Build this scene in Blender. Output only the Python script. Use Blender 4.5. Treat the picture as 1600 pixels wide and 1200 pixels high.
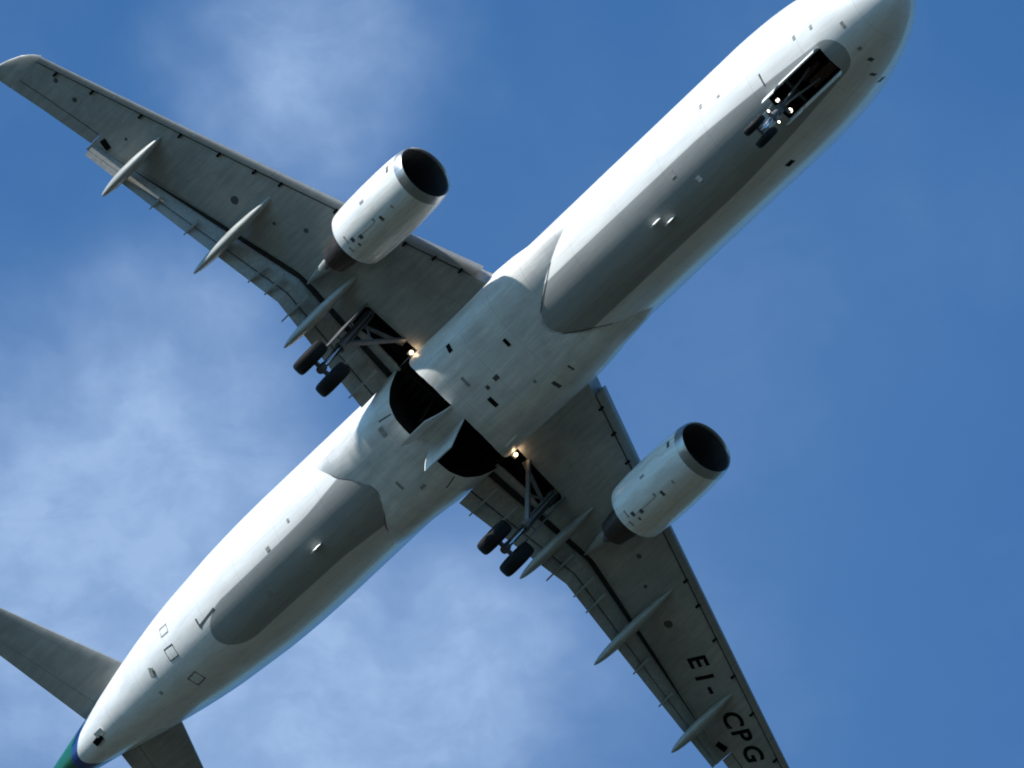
import bpy, bmesh, math, random
import numpy as np
from mathutils import Matrix, Vector
random.seed(7)
SC = bpy.context.scene
for o in list(bpy.data.objects):
    bpy.data.objects.remove(o)
COL = SC.collection

# ------------------------------------------------------------------ camera
# Airframe axes: x forward (nose at 0, tail at -44.5), y to port, z up, metres.
# Camera pose relative to the airframe, solved from the known size of the aircraft.
ROWS = np.array([[0.59126041, 0.71360389, 0.37574008],
                 [-0.55682014, 0.6982441, -0.44989611],
                 [-0.58340591, 0.05678612, 0.81019311]])       # right, down, forward
CAM_B = np.array([173.8787458, -18.24380966, -269.61782315])
UP = np.array([0.0, -0.5, 0.866])                              # banked left-wing-down turn
UP[0] = -(ROWS[0, 1] * UP[1] + ROWS[0, 2] * UP[2]) / ROWS[0, 0]
UP /= np.linalg.norm(UP)
XW = ROWS[0]; ZW = UP; YW = np.cross(ZW, XW)
B2W = np.array([XW, YW, ZW])                                   # airframe -> world rotation
CAM_W = np.array([0.0, 0.0, 1.7])

cam_d = bpy.data.cameras.new('camera')
cam_d.sensor_width = 36.0
cam_d.lens = 17557.2 / 1600.0 * 36.0
cam_d.clip_start = 0.5
cam_d.clip_end = 40000.0
cam = bpy.data.objects.new('camera', cam_d)
COL.objects.link(cam)
r = B2W @ ROWS[0]; u = -(B2W @ ROWS[1]); f = B2W @ ROWS[2]
m = Matrix.Identity(4)
for i in range(3):
    m[i][0] = r[i]; m[i][1] = u[i]; m[i][2] = -f[i]; m[i][3] = CAM_W[i]
cam.matrix_world = m
SC.camera = cam

# ------------------------------------------------------------------ light
SUN_B = np.array([-0.06, -1.0, 0.16]); SUN_B /= np.linalg.norm(SUN_B)   # towards the sun, airframe axes
SUN_W = B2W @ SUN_B
sun_el = math.asin(SUN_W[2]); sun_az = math.atan2(SUN_W[0], SUN_W[1])
sd = bpy.data.lights.new('sun', 'SUN'); sd.energy = 3.25; sd.angle = math.radians(0.5)
sd.color = (1.0, 0.955, 0.89)
so = bpy.data.objects.new('sun', sd); COL.objects.link(so)
so.rotation_euler = Vector(SUN_W).to_track_quat('Z', 'Y').to_euler()
so.location = (-300, -150, 400)

SC.view_settings.view_transform = 'Standard'
SC.view_settings.look = 'None'
SC.view_settings.exposure = 1.0
SC.view_settings.gamma = 1.0
SC.view_settings.use_curve_mapping = False
SC.cycles.filter_width = 1.9          # long-lens softness

world = bpy.data.worlds.new('World'); SC.world = world
world.use_nodes = True
nt = world.node_tree; nt.nodes.clear()


class G:
    """tiny helper for node graphs"""
    def __init__(self, tree): self.t = tree
    def n(self, typ, **kw):
        nd = self.t.nodes.new(typ)
        for k, v in kw.items(): setattr(nd, k, v)
        return nd
    def put(self, sock, v):
        if isinstance(v, bpy.types.NodeSocket): self.t.links.new(v, sock)
        else: sock.default_value = v
    def m(self, op, a, b=None, c=None, clamp=False):
        nd = self.n('ShaderNodeMath', operation=op, use_clamp=clamp)
        self.put(nd.inputs[0], a)
        if b is not None: self.put(nd.inputs[1], b)
        if c is not None: self.put(nd.inputs[2], c)
        return nd.outputs[0]
    def vm(self, op, a, b=None):
        nd = self.n('ShaderNodeVectorMath', operation=op)
        self.put(nd.inputs[0], a)
        if b is not None: self.put(nd.inputs[1], b)
        return nd.outputs['Value'] if op in ('DISTANCE', 'LENGTH', 'DOT_PRODUCT') else nd.outputs[0]
    def ss(self, v, lo, hi, a=0.0, b=1.0):
        nd = self.n('ShaderNodeMapRange', interpolation_type='SMOOTHSTEP')
        self.put(nd.inputs['Value'], v)
        nd.inputs['From Min'].default_value = lo; nd.inputs['From Max'].default_value = hi
        nd.inputs['To Min'].default_value = a; nd.inputs['To Max'].default_value = b
        return nd.outputs[0]
    def mix(self, fac, a, b, mode='MIX'):
        nd = self.n('ShaderNodeMix', data_type='RGBA', blend_type=mode)
        self.put(nd.inputs[0], fac); self.put(nd.inputs[6], a); self.put(nd.inputs[7], b)
        return nd.outputs[2]
    def noise(self, vec, scale, detail=4.0, rough=0.55, dist=0.0):
        nd = self.n('ShaderNodeTexNoise')
        if vec is not None: self.put(nd.inputs['Vector'], vec)
        nd.inputs['Scale'].default_value = scale; nd.inputs['Detail'].default_value = detail
        nd.inputs['Roughness'].default_value = rough; nd.inputs['Distortion'].default_value = dist
        return nd.outputs['Fac']
    def scale(self, vec, s):
        nd = self.n('ShaderNodeMapping'); self.put(nd.inputs['Vector'], vec)
        nd.inputs['Scale'].default_value = s
        return nd.outputs[0]


g = G(nt)
sky = g.n('ShaderNodeTexSky', sky_type='NISHITA')
sky.sun_disc = False
sky.sun_elevation = sun_el
sky.sun_rotation = sun_az
sky.altitude = 100.0
sky.air_density = 1.0; sky.dust_density = 1.0; sky.ozone_density = 2.2
tint = g.mix(1.0, sky.outputs[0], (0.39, 0.77, 1.06, 1.0), 'MULTIPLY')    # polarised, deep blue
tc = g.n('ShaderNodeTexCoord'); D = tc.outputs['Generated']
# drifting veils of thin cloud, each a real direction of the sky
CL = [(-0.01992, 0.74702, 0.6645, 0.0074, 0.38), (-0.01822, 0.75044, 0.66069, 0.00797, 0.45), (-0.02106, 0.7534, 0.65723, 0.00513, 0.35),
      (-0.01252, 0.74635, 0.66543, 0.00627, 0.35), (-0.02447, 0.74921, 0.66188, 0.00456, 0.3), (-0.04211, 0.77093, 0.63553, 0.01082, 0.6),
      (-0.03415, 0.77585, 0.62999, 0.00968, 0.75), (-0.04324, 0.77665, 0.62845, 0.00968, 0.75), (-0.02733, 0.7655, 0.64286, 0.00627, 0.35),
      (-0.03188, 0.76283, 0.64582, 0.00627, 0.25), (-0.02676, 0.76989, 0.63762, 0.00854, 0.5), (-0.02164, 0.77288, 0.63418, 0.0057, 0.35),
      (-0.01708, 0.78437, 0.62005, 0.00968, 0.7), (-0.00911, 0.78198, 0.62324, 0.00968, 0.5), (-0.00911, 0.78657, 0.61743, 0.00797, 0.65),
      (-0.02504, 0.78706, 0.61637, 0.00854, 0.75), (-0.00228, 0.78449, 0.62014, 0.00683, 0.4), (-0.04209, 0.7852, 0.61781, 0.00968, 0.85),
      (0.02846, 0.75959, 0.64978, 0.0131, 0.10), (0.01139, 0.77804, 0.62811, 0.01139, 0.12), (0.01424, 0.76571, 0.64303, 0.00911, 0.12),
      (0.00285, 0.78519, 0.61925, 0.01139, 0.25)]
warp = g.n('ShaderNodeTexNoise'); g.put(warp.inputs['Vector'], D)
warp.inputs['Scale'].default_value = 110.0; warp.inputs['Detail'].default_value = 3.0
wv = g.vm('SUBTRACT', warp.outputs['Color'], (0.5, 0.5, 0.5))
sc_ = g.n('ShaderNodeVectorMath', operation='SCALE'); g.put(sc_.inputs[0], wv); sc_.inputs['Scale'].default_value = 0.010
DW = g.vm('ADD', D, sc_.outputs[0])
acc = None
for (x, y, z, rad, w) in CL:
    d = g.vm('DISTANCE', DW, (x, y, z))
    e = g.m('MULTIPLY', g.ss(d, 0.0, rad * 2.3, 1.0, 0.0), w * .66)
    acc = e if acc is None else g.m('ADD', acc, e)
fine = g.noise(D, 150.0, 4.0, 0.5)
wisp = g.noise(DW, 60.0, 5.0, 0.5)
streak = g.noise(g.scale(DW, (0.55, 1.5, 1.0)), 260.0, 6.0, 0.6)
acc = g.m('MULTIPLY', g.m('MINIMUM', acc, 0.95), g.m('MULTIPLY', g.ss(fine, 0.25, 0.75, 0.66, 1.0), g.ss(streak, 0.3, 0.72, 0.84, 1.05)))
haze_ = g.m('MULTIPLY', g.ss(wisp, 0.45, 0.8, 0.0, 1.0), 0.05)
veil = g.m('MULTIPLY', g.ss(g.vm('DISTANCE', D, (-0.00911, 0.78657, 0.61743)), 0.0, 0.088, 1.0, 0.0), 0.10)   # broad thin veil
cov = g.m('MINIMUM', g.m('ADD', g.m('ADD', acc, haze_), veil), 0.95)
CLOUD_COL = (2.8, 3.9, 5.75, 1.0)
skyc = g.mix(g.m('MULTIPLY', cov, 0.75), tint, CLOUD_COL)
bg = g.n('ShaderNodeBackground'); g.put(bg.inputs['Color'], skyc); bg.inputs['Strength'].default_value = 0.08
wo = g.n('ShaderNodeOutputWorld'); g.put(wo.inputs['Surface'], bg.outputs[0])

# ------------------------------------------------------------------ materials
OFF = np.array([-21.0, 0.0, -4.0])      # base of the aircraft in airframe axes
MAT = {}


def newmat(name):
    mt = bpy.data.materials.new(name); mt.use_nodes = True
    t = mt.node_tree
    bs = [n for n in t.nodes if n.type == 'BSDF_PRINCIPLED'][0]
    MAT[name] = mt
    return mt, G(t), bs


def body_coords(q):
    tcn = q.n('ShaderNodeTexCoord')
    p = q.vm('ADD', tcn.outputs['Object'], tuple(OFF))
    s = q.n('ShaderNodeSeparateXYZ'); q.put(s.inputs[0], p)
    return p, s.outputs[0], s.outputs[1], s.outputs[2]


def simple(name, col, rough=0.4, metal=0.0, var=0.12, streak=(0.35, 2.5, 2.5), scale=3.0, coat=0.0, spec=0.5):
    mt, q, bs = newmat(name)
    p, X, Y, Z = body_coords(q)
    nz = q.noise(q.scale(p, streak), scale, 6.0, 0.6)
    fac = q.ss(nz, 0.3, 0.75, 1.0 - var, 1.0 + var * 0.4)
    c = q.mix(1.0, (*col, 1.0), (1, 1, 1, 1), 'MULTIPLY')
    vv = q.n('ShaderNodeCombineXYZ')
    for i in range(3): q.put(vv.inputs[i], fac)
    c = q.mix(1.0, (*col, 1.0), vv.outputs[0], 'MULTIPLY')
    q.put(bs.inputs['Base Color'], c)
    q.put(bs.inputs['Roughness'], q.ss(nz, 0.3, 0.7, rough * 0.85, min(1, rough * 1.15)))
    bs.inputs['Metallic'].default_value = metal
    bs.inputs['Coat Weight'].default_value = coat
    bs.inputs['Coat Roughness'].default_value = 0.12
    bs.inputs['Specular IOR Level'].default_value = spec
    return mt


def panel_lines(q, coord, spacing, width, phase=0.0):
    a = q.m('ADD', coord, 1000.0 + phase)
    fr = q.m('FRACT', q.m('DIVIDE', a, spacing))
    dd = q.m('MULTIPLY', q.m('ABSOLUTE', q.m('SUBTRACT', fr, 0.5)), spacing)
    return q.ss(dd, spacing / 2 - width, spacing / 2 - width * 0.3, 0.0, 1.0)


# fuselage livery: white, grey belly panel, blue line and green above / on the tail cone
mt, q, bs = newmat('fuselage_paint')
p, X, Y, Z = body_coords(q)
aY = q.m('ABSOLUTE', Y)
fc = q.n('ShaderNodeFloatCurve')
xs = [(-36, .78), (-32, .78), (-29.8, .8), (-27.7, .84), (-26, 1.0), (-25, 1.05), (-16.5, .97), (-8.2, .97),
      (-6.8, .90), (-5.5, .82), (-4, .70), (-2.9, .60), (-1.5, .58), (0, .58)]
cv = fc.mapping.curves[0]
pts = [((x + 45.0) / 45.0, w / 1.2) for x, w in xs]
cv.points[0].location = (0, .65); cv.points[1].location = (1, .48)
for a_ in pts[:-1]: cv.points.new(*a_)
for pt in cv.points: pt.handle_type = 'VECTOR'
fc.mapping.update()
q.put(fc.inputs['Value'], q.m('DIVIDE', q.m('ADD', X, 45.0), 45.0))
hw = q.m('MULTIPLY', fc.outputs[0], 1.2)
tf = q.m('DIVIDE', q.m('ADD', X, 2.9), .62, clamp=True); ta = q.m('DIVIDE', q.m('SUBTRACT', -32.15, X), 1.3, clamp=True)
for t__ in (tf, ta): hw = q.m('MULTIPLY', hw, q.m('SQRT', q.m('MAXIMUM', q.m('SUBTRACT', 1.0, q.m('MULTIPLY', t__, t__)), 0.0)))
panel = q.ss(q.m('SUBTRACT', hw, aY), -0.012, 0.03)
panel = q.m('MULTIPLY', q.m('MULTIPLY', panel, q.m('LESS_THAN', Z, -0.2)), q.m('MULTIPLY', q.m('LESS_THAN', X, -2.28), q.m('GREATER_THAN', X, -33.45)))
t_tail = q.m('ADD', q.m('SUBTRACT', -42.05, X), q.m('MULTIPLY', q.m('MULTIPLY', Y, Y), 1.6))
up_g = q.m('MULTIPLY', q.m('SUBTRACT', Z, 0.75), 1.6)
tt = q.m('MAXIMUM', t_tail, up_g)
blue = q.ss(tt, 0.0, 0.04); green = q.ss(tt, 0.38, 0.46)
nz = q.noise(q.scale(p, (0.25, 2.0, 2.0)), 2.2, 7.0, 0.62)
nb = q.noise(p, 0.7, 3.0, 0.5)
dirt = q.m('MULTIPLY', q.ss(nz, 0.3, 0.72, 0.90, 1.02), q.ss(nb, 0.3, 0.7, 0.95, 1.02))
lines = q.m('MAXIMUM', panel_lines(q, X, 2.134, 0.012), panel_lines(q, q.m('ARCTAN2', Y, q.m('MULTIPLY', Z, -1.0)), 0.4363, 0.004, 0.218))
dirt = q.m('MULTIPLY', dirt, q.m('SUBTRACT', 1.0, q.m('MULTIPLY', lines, 0.26)))
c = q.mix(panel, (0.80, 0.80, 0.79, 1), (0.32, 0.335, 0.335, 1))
c = q.mix(blue, c, (0.012, 0.05, 0.22, 1))
c = q.mix(green, c, (0.005, 0.11, 0.055, 1))
vv = q.n('ShaderNodeCombineXYZ')
for i in range(3): q.put(vv.inputs[i], dirt)
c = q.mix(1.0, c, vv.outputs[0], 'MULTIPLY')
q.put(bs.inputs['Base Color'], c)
q.put(bs.inputs['Roughness'], q.ss(nz, 0.3, 0.7, 0.22, 0.38))
bs.inputs['Coat Weight'].default_value = 0.25; bs.inputs['Coat Roughness'].default_value = 0.1

# belly fairing: off-white with drips and grime
mt, q, bs = newmat('fairing_paint')
p, X, Y, Z = body_coords(q)
nz = q.noise(q.scale(p, (0.3, 2.2, 1.0)), 2.0, 7.0, 0.65)
nb = q.noise(p, 1.1, 5.0, 0.6)
dirt = q.m('MULTIPLY', q.ss(nz, 0.32, 0.75, 0.78, 1.04), q.ss(nb, 0.28, 0.72, 0.86, 1.04))
lines = q.m('MAXIMUM', panel_lines(q, X, 1.42, 0.014), panel_lines(q, Y, 0.82, 0.012, 0.41))
dirt = q.m('MULTIPLY', dirt, q.m('SUBTRACT', 1.0, q.m('MULTIPLY', lines, 0.22)))
rust = q.ss(q.noise(q.scale(p, (0.35, 1.4, 1)), 1.7, 6.0, 0.7), 0.58, 0.74)
c = q.mix(q.m('MULTIPLY', rust, 0.30), (0.82, 0.825, 0.81, 1), (0.50, 0.42, 0.35, 1))
vv = q.n('ShaderNodeCombineXYZ')
for i in range(3): q.put(vv.inputs[i], dirt)
q.put(bs.inputs['Base Color'], q.mix(1.0, c, vv.outputs[0], 'MULTIPLY'))
bs.inputs['Roughness'].default_value = 0.36

# wing underside
mt, q, bs = newmat('wing_paint')
p, X, Y, Z = body_coords(q)
aY = q.m('ABSOLUTE', Y)
nz = q.noise(q.scale(p, (0.4, 3.0, 1.0)), 2.4, 7.0, 0.62)
nb = q.noise(p, 0.8, 4.0, 0.55)
dirt = q.m('MULTIPLY', q.ss(nz, 0.3, 0.75, 0.80, 1.05), q.ss(nb, 0.3, 0.72, 0.88, 1.05))
spar = q.m('ADD', X, q.m('MULTIPLY', aY, 0.42))
lines = q.m('MAXIMUM', panel_lines(q, aY, 1.28, 0.012, 0.3), panel_lines(q, spar, 0.92, 0.012, 0.2))
dirt = q.m('MULTIPLY', dirt, q.m('SUBTRACT', 1.0, q.m('MULTIPLY', lines, 0.18)))
# oval tank access plates along the box
oy = q.m('SUBTRACT', q.m('FRACT', q.m('DIVIDE', aY, 0.64)), 0.5)
ox = q.m('DIVIDE', q.m('ADD', q.m('ADD', X, q.m('MULTIPLY', aY, 0.44)), 17.75), 0.9)
ov = q.m('SQRT', q.m('ADD', q.m('MULTIPLY', q.m('MULTIPLY', oy, oy), 3.2), q.m('MULTIPLY', q.m('MULTIPLY', ox, ox), 4.4)))
ring = q.m('MULTIPLY', q.ss(ov, 0.40, 0.44), q.ss(ov, 0.46, 0.50, 1.0, 0.0))
dirt = q.m('MULTIPLY', dirt, q.m('SUBTRACT', 1.0, q.m('MULTIPLY', ring, 0.14)))
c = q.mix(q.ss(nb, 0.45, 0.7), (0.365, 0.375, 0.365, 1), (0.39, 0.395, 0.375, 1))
vv = q.n('ShaderNodeCombineXYZ')
for i in range(3): q.put(vv.inputs[i], dirt)
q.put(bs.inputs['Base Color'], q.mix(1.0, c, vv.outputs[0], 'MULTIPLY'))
bs.inputs['Roughness'].default_value = 0.42

simple('nacelle_paint', (0.80, 0.80, 0.78), 0.28, var=0.16, coat=0.2)
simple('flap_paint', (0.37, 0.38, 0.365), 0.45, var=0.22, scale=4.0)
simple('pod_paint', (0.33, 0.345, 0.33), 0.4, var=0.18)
simple('slat_paint', (0.27, 0.275, 0.27), 0.35, var=0.12)
simple('lip_metal', (0.36, 0.37, 0.38), 0.36, metal=0.85, var=0.12)
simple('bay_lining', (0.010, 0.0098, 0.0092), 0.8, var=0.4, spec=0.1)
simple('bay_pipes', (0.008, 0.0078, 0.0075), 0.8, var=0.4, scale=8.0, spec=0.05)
simple('bay_rust', (0.06, 0.024, 0.016), 0.7, var=0.4, scale=8.0)
simple('tyre_rubber', (0.009, 0.009, 0.0095), 0.75, var=0.3, scale=9.0, spec=0.25)
simple('wheel_metal', (0.13, 0.13, 0.135), 0.45, metal=0.3, var=0.3, scale=9.0)
simple('strut_paint', (0.14, 0.145, 0.155), 0.38, var=0.3, scale=6.0)
simple('chrome', (0.85, 0.86, 0.88), 0.12, metal=1.0, var=0.05)
simple('fan_metal', (0.16, 0.155, 0.155), 0.5, metal=0.2, var=0.3)
simple('inlet_lining', (0.05, 0.05, 0.052), 0.6, var=0.25)
simple('nozzle_metal', (0.075, 0.058, 0.05), 0.45, metal=0.7, var=0.35, scale=5.0)
simple('tail_green', (0.005, 0.11, 0.055), 0.25, var=0.1, coat=0.3)
simple('black_paint', (0.005, 0.005, 0.0055), 0.7, var=0.1, spec=0.08)
simple('dark_mark', (0.08, 0.083, 0.083), 0.6, var=0.2)
simple('gap_shade_grey', (0.035, 0.036, 0.036), 0.8, var=0.2, spec=0.1)  # near-black colour for the painted shade in the flap slots
simple('grey_mark', (0.30, 0.30, 0.29), 0.6, var=0.2)
simple('antenna_white', (0.82, 0.82, 0.80), 0.3, var=0.08)


def lamp_mat(name, col, strength):
    mt, q, bs = newmat(name)
    bs.inputs['Base Color'].default_value = (0.9, 0.88, 0.8, 1)
    bs.inputs['Emission Color'].default_value = (*col, 1)
    bs.inputs['Emission Strength'].default_value = strength
    return mt


lamp_mat('lamp_warm', (1.0, 0.76, 0.42), 1.6)
lamp_mat('lamp_white', (1.0, 0.88, 0.66), 3.0)

# ground: airfield grass, one sheet out to the horizon
mt, q, bs = newmat('grass_ground')
tcn = q.n('ShaderNodeTexCoord')
n1 = q.noise(tcn.outputs['Object'], 0.01, 8.0, 0.6); n2 = q.noise(tcn.outputs['Object'], 1.5, 5.0, 0.6)
c = q.mix(q.ss(n1, 0.35, 0.65), (0.030, 0.036, 0.028, 1), (0.050, 0.053, 0.044, 1))
c = q.mix(q.ss(n2, 0.3, 0.7), c, (0.036, 0.043, 0.034, 1))
q.put(bs.inputs['Base Color'], c); bs.inputs['Roughness'].default_value = 0.95
bs.inputs['Specular IOR Level'].default_value = 0.1


# ------------------------------------------------------------------ mesh builder
class MB:
    def __init__(self): self.v = []; self.f = []; self.mi = []
    def add(self, vs, fs, mi=0):
        k = len(self.v); self.v += [tuple(map(float, a)) for a in vs]
        self.f += [tuple(k + i for i in a) for a in fs]; self.mi += [mi] * len(fs)
    def loft(self, rings, cap0=True, cap1=True, closed=True, mi=0):
        n = len(rings[0]); vs = [p for rg in rings for p in rg]; fs = []
        for i in range(len(rings) - 1):
            for j in range(n if closed else n - 1):
                a = i * n + j; b = i * n + (j + 1) % n
                fs.append((a, b, b + n, a + n))
        if cap0: fs.append(tuple(range(n - 1, -1, -1)))
        if cap1: fs.append(tuple((len(rings) - 1) * n + j for j in range(n)))
        self.add(vs, fs, mi)
    def tube(self, p0, p1, r0, r1=None, n=12, mi=0):
        r1 = r0 if r1 is None else r1
        p0 = np.array(p0, float); p1 = np.array(p1, float); d = p1 - p0; d /= np.linalg.norm(d)
        a = np.cross(d, (0, 0, 1.0)) if abs(d[2]) < .9 else np.cross(d, (1.0, 0, 0)); a /= np.linalg.norm(a); b = np.cross(d, a)
        an = np.linspace(0, 2 * np.pi, n, endpoint=False)
        R = lambda c, r_: [c + r_ * (np.cos(t) * a + np.sin(t) * b) for t in an]
        self.loft([R(p0, r0), R(p1, r1)], mi=mi)
    def lathe(self, c, axis, prof, n=40, mi=0, caps=False):
        """prof: (distance along axis, radius)"""
        c = np.array(c, float); d = np.array(axis, float); d /= np.linalg.norm(d)
        a = np.cross(d, (0, 0, 1.0)) if abs(d[2]) < .9 else np.cross(d, (1.0, 0, 0)); a /= np.linalg.norm(a); b = np.cross(d, a)
        an = np.linspace(0, 2 * np.pi, n, endpoint=False)
        self.loft([[c + t * d + r_ * (np.cos(w) * a + np.sin(w) * b) for w in an] for t, r_ in prof], caps, caps, mi=mi)
    def box(self, p0, p1, w, h, up=(0, 0, 1), mi=0, taper=1.0):
        """bar from p0 to p1, width w sideways, height h along up"""
        p0 = np.array(p0, float); p1 = np.array(p1, float); d = p1 - p0; d /= np.linalg.norm(d)
        s = np.cross(d, up); s /= np.linalg.norm(s); u_ = np.cross(s, d)
        R = lambda c, k: [c + k * (sx * s * w / 2 + sy * u_ * h / 2) for sx, sy in ((-1, -1), (1, -1), (1, 1), (-1, 1))]
        self.loft([R(p0, 1), R(p1, taper)], mi=mi)
    def prism(self, poly, z0, z1, mi=0):
        """poly of (x,y), extruded in z"""
        self.loft([[(x, y, z0) for x, y in poly], [(x, y, z1) for x, y in poly]], mi=mi)


def obj(name, mb, mats, parent=None, angle=35.0, recalc=True, smooth=True):
    me = bpy.data.meshes.new(name)
    off = OFF if parent is not None else np.zeros(3)
    me.from_pydata([tuple(np.array(v) - off) for v in mb.v], [], mb.f)
    if isinstance(mats, str): mats = [mats]
    for a in mats: me.materials.append(MAT[a])
    for p_, i in zip(me.polygons, mb.mi): p_.material_index = i
    if recalc:
        bm = bmesh.new(); bm.from_mesh(me); bmesh.ops.recalc_face_normals(bm, faces=bm.faces); bm.to_mesh(me); bm.free()
    if smooth:
        for p_ in me.polygons: p_.use_smooth = True
        me.set_sharp_from_angle(angle=math.radians(angle))
    me.update()
    o = bpy.data.objects.new(name, me); COL.objects.link(o)
    if parent is not None: o.parent = parent
    return o


def cut(o, cutters):
    """carve real openings into a mesh (exact boolean), cavity walls take the cutter's material"""
    tmp = []
    for mb, mat in cutters:
        c_ = obj('cutter', mb, mat, o if False else None)
        c_.location = tuple(-OFF)
        tmp.append(c_)
    bpy.context.view_layer.update()
    keep = o.parent; o.parent = None
    for c_ in tmp:
        md = o.modifiers.new('cut', 'BOOLEAN'); md.operation = 'DIFFERENCE'; md.solver = 'EXACT'; md.object = c_
        md.material_mode = 'TRANSFER'
    bpy.context.view_layer.update()
    dg = bpy.context.evaluated_depsgraph_get()
    me = bpy.data.meshes.new_from_object(o.evaluated_get(dg), depsgraph=dg)
    o.modifiers.clear(); old = o.data; o.data = me; bpy.data.meshes.remove(old)
    me.name = o.name
    for c_ in tmp: bpy.data.objects.remove(c_)
    o.parent = keep


# ------------------------------------------------------------------ ground
gm = MB()
nseg = 96
rad = [0, 40, 150, 500, 1500, 5000, 15000]
vs = [(0, 0, 0)]; fs = []
for k, rr in enumerate(rad[1:]):
    for j in range(nseg):
        a_ = 2 * math.pi * j / nseg
        vs.append((rr * math.cos(a_), rr * math.sin(a_), 0))
for j in range(nseg): fs.append((0, 1 + j, 1 + (j + 1) % nseg))
for k in range(len(rad) - 2):
    for j in range(nseg):
        a_ = 1 + k * nseg + j; b_ = 1 + k * nseg + (j + 1) % nseg
        fs.append((a_, a_ + nseg, b_ + nseg, b_))
gm.add(vs, fs)
ground = obj('ground', gm, 'grass_ground')
ground['kind'] = 'structure'; ground['label'] = 'dry green airfield grass spreading to the horizon'

# ------------------------------------------------------------------ the aircraft
plane = bpy.data.objects.new('passenger_jet', None)
plane.empty_display_size = 2.0
COL.objects.link(plane)
plane['label'] = 'white twin-engine passenger jet with green tail flying overhead with landing gear down and lights on'
plane['category'] = 'airplane'
loc = B2W @ (OFF - CAM_B) + CAM_W
m = Matrix.Identity(4)
for i in range(3):
    for j in range(3): m[i][j] = B2W[i, j]
    m[i][3] = loc[i]


def interp(tab, x):
    t = np.array(tab); return [np.interp(x, t[:, 0], t[:, k]) for k in range(1, t.shape[1])]


# ---- fuselage: aft distance, half width, bottom z, top z
FUS = [(0.0, .02, -.66, -.58), (.06, .22, -.86, -.38), (.2, .42, -1.04, -.16), (.5, .70, -1.27, .08), (1.0, 1.00, -1.52, .40), (1.6, 1.27, -1.71, .74), (2.2, 1.47, -1.85, 1.10),
       (3.0, 1.67, -1.96, 1.60), (4.0, 1.84, -2.035, 1.94), (5.0, 1.93, -2.065, 2.05), (6.2, 1.975, -2.07, 2.07), (10, 1.975, -2.07, 2.07), (20, 1.975, -2.07, 2.07),
       (29.5, 1.975, -2.07, 2.07), (31.0, 1.96, -2.045, 2.07), (32.6, 1.90, -1.93, 2.07), (34.0, 1.80, -1.72, 2.07), (35.5, 1.68, -1.40, 2.05), (37, 1.50, -1.03, 2.02), (38.4, 1.29, -.66, 1.95),
       (39.9, 1.03, -.27, 1.84), (41.1, .80, .03, 1.72), (42, .655, .25, 1.63), (43, .48, .49, 1.50), (44, .30, .72, 1.36), (44.45, .21, .83, 1.27), (44.5, .17, .87, 1.23)]


def smooth_tab(tab, xs_):
    t = np.array(tab); out = []
    # monotone-ish Catmull-Rom through the table
    for x in xs_:
        i = int(np.clip(np.searchsorted(t[:, 0], x) - 1, 0, len(t) - 2))
        x0, x1 = t[i, 0], t[i + 1, 0]; h = x1 - x0; w = (x - x0) / h
        def sl(k):
            if k <= 0: return (t[1, 1:] - t[0, 1:]) / (t[1, 0] - t[0, 0])
            if k >= len(t) - 1: return (t[-1, 1:] - t[-2, 1:]) / (t[-1, 0] - t[-2, 0])
            a = (t[k, 1:] - t[k - 1, 1:]) / (t[k, 0] - t[k - 1, 0]); b = (t[k + 1, 1:] - t[k, 1:]) / (t[k + 1, 0] - t[k, 0])
            return np.where(a * b > 0, 2 * a * b / (a + b + 1e-12), 0)
        m0, m1 = sl(i) * h, sl(i + 1) * h
        out.append((2*w**3-3*w**2+1)*t[i, 1:] + (w**3-2*w**2+w)*m0 + (-2*w**3+3*w**2)*t[i+1, 1:] + (w**3-w**2)*m1)
    return np.array(out)


stx = sorted(set([a[0] for a in FUS] + list(np.linspace(.3, 6, 20)) + list(np.linspace(7, 29, 12)) + list(np.linspace(30, 44, 30))))
ft = smooth_tab(FUS, stx)
NA = 96
rings = []
for x, (w, zb, zt) in zip(stx, ft):
    zc = (zb + zt) / 2; h = (zt - zb) / 2
    rings.append([(-x, w * math.sin(2 * math.pi * j / NA), zc - h * math.cos(2 * math.pi * j / NA)) for j in range(NA)])
mb = MB(); mb.loft(rings)
fuselage = obj('fuselage', mb, 'fuselage_paint', plane)


def fus_bottom(x, y):
    w, zb, zt = smooth_tab(FUS, [-x])[0]
    zc = (zb + zt) / 2; h = (zt - zb) / 2
    return zc - h * math.sqrt(max(0, 1 - (y / w) ** 2))


# ---- wing planform functions (|y|)
def zw(a): return -1.35 + .09 * (a - 1.9) + .0015 * max(a - 1.9, 0) ** 2
def hinge_app(a):
    if a < 6.0: return -22.06
    return -22.06 - .338 * (a - 6.0)
def hinge(a): return hinge_app(a) - .40 * tl(a)
def te_nom(a):
    if a < 6.2: return -23.15
    if a < 13.2: return -23.15 - .225 * (a - 6.2)
    return np.interp(a, [13.2, 15.0, 16.37, 16.9], [-24.72, -25.25, -25.70, -25.85])
TIP = [(16.1, 0.0), (16.3, .10), (16.5, .32), (16.68, .70), (16.8, 1.10), (16.86, 1.35)]
def le_app(a):
    x = -17.05 - .503 * (a - 2.4)
    if a > 16.1: x -= np.interp(a, [t[0] for t in TIP], [t[1] for t in TIP])
    return x
def tc_ratio(a): return np.interp(a, [1.5, 6.3, 16.9], [.145, .115, .10])
def tl(a): return .4 * tc_ratio(a) * (le_app(min(a, 16.1)) - te_nom(a))
def le(a): return le_app(a) - .72 * .6 * tl(a)
def naca(s): return 10 * (.2969 * math.sqrt(max(s, 0)) - .126 * s - .3516 * s * s + .2843 * s ** 3 - .1036 * s ** 4)
def tipk(a): return np.interp(a, [16.1, 16.86], [1.0, .35])
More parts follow.
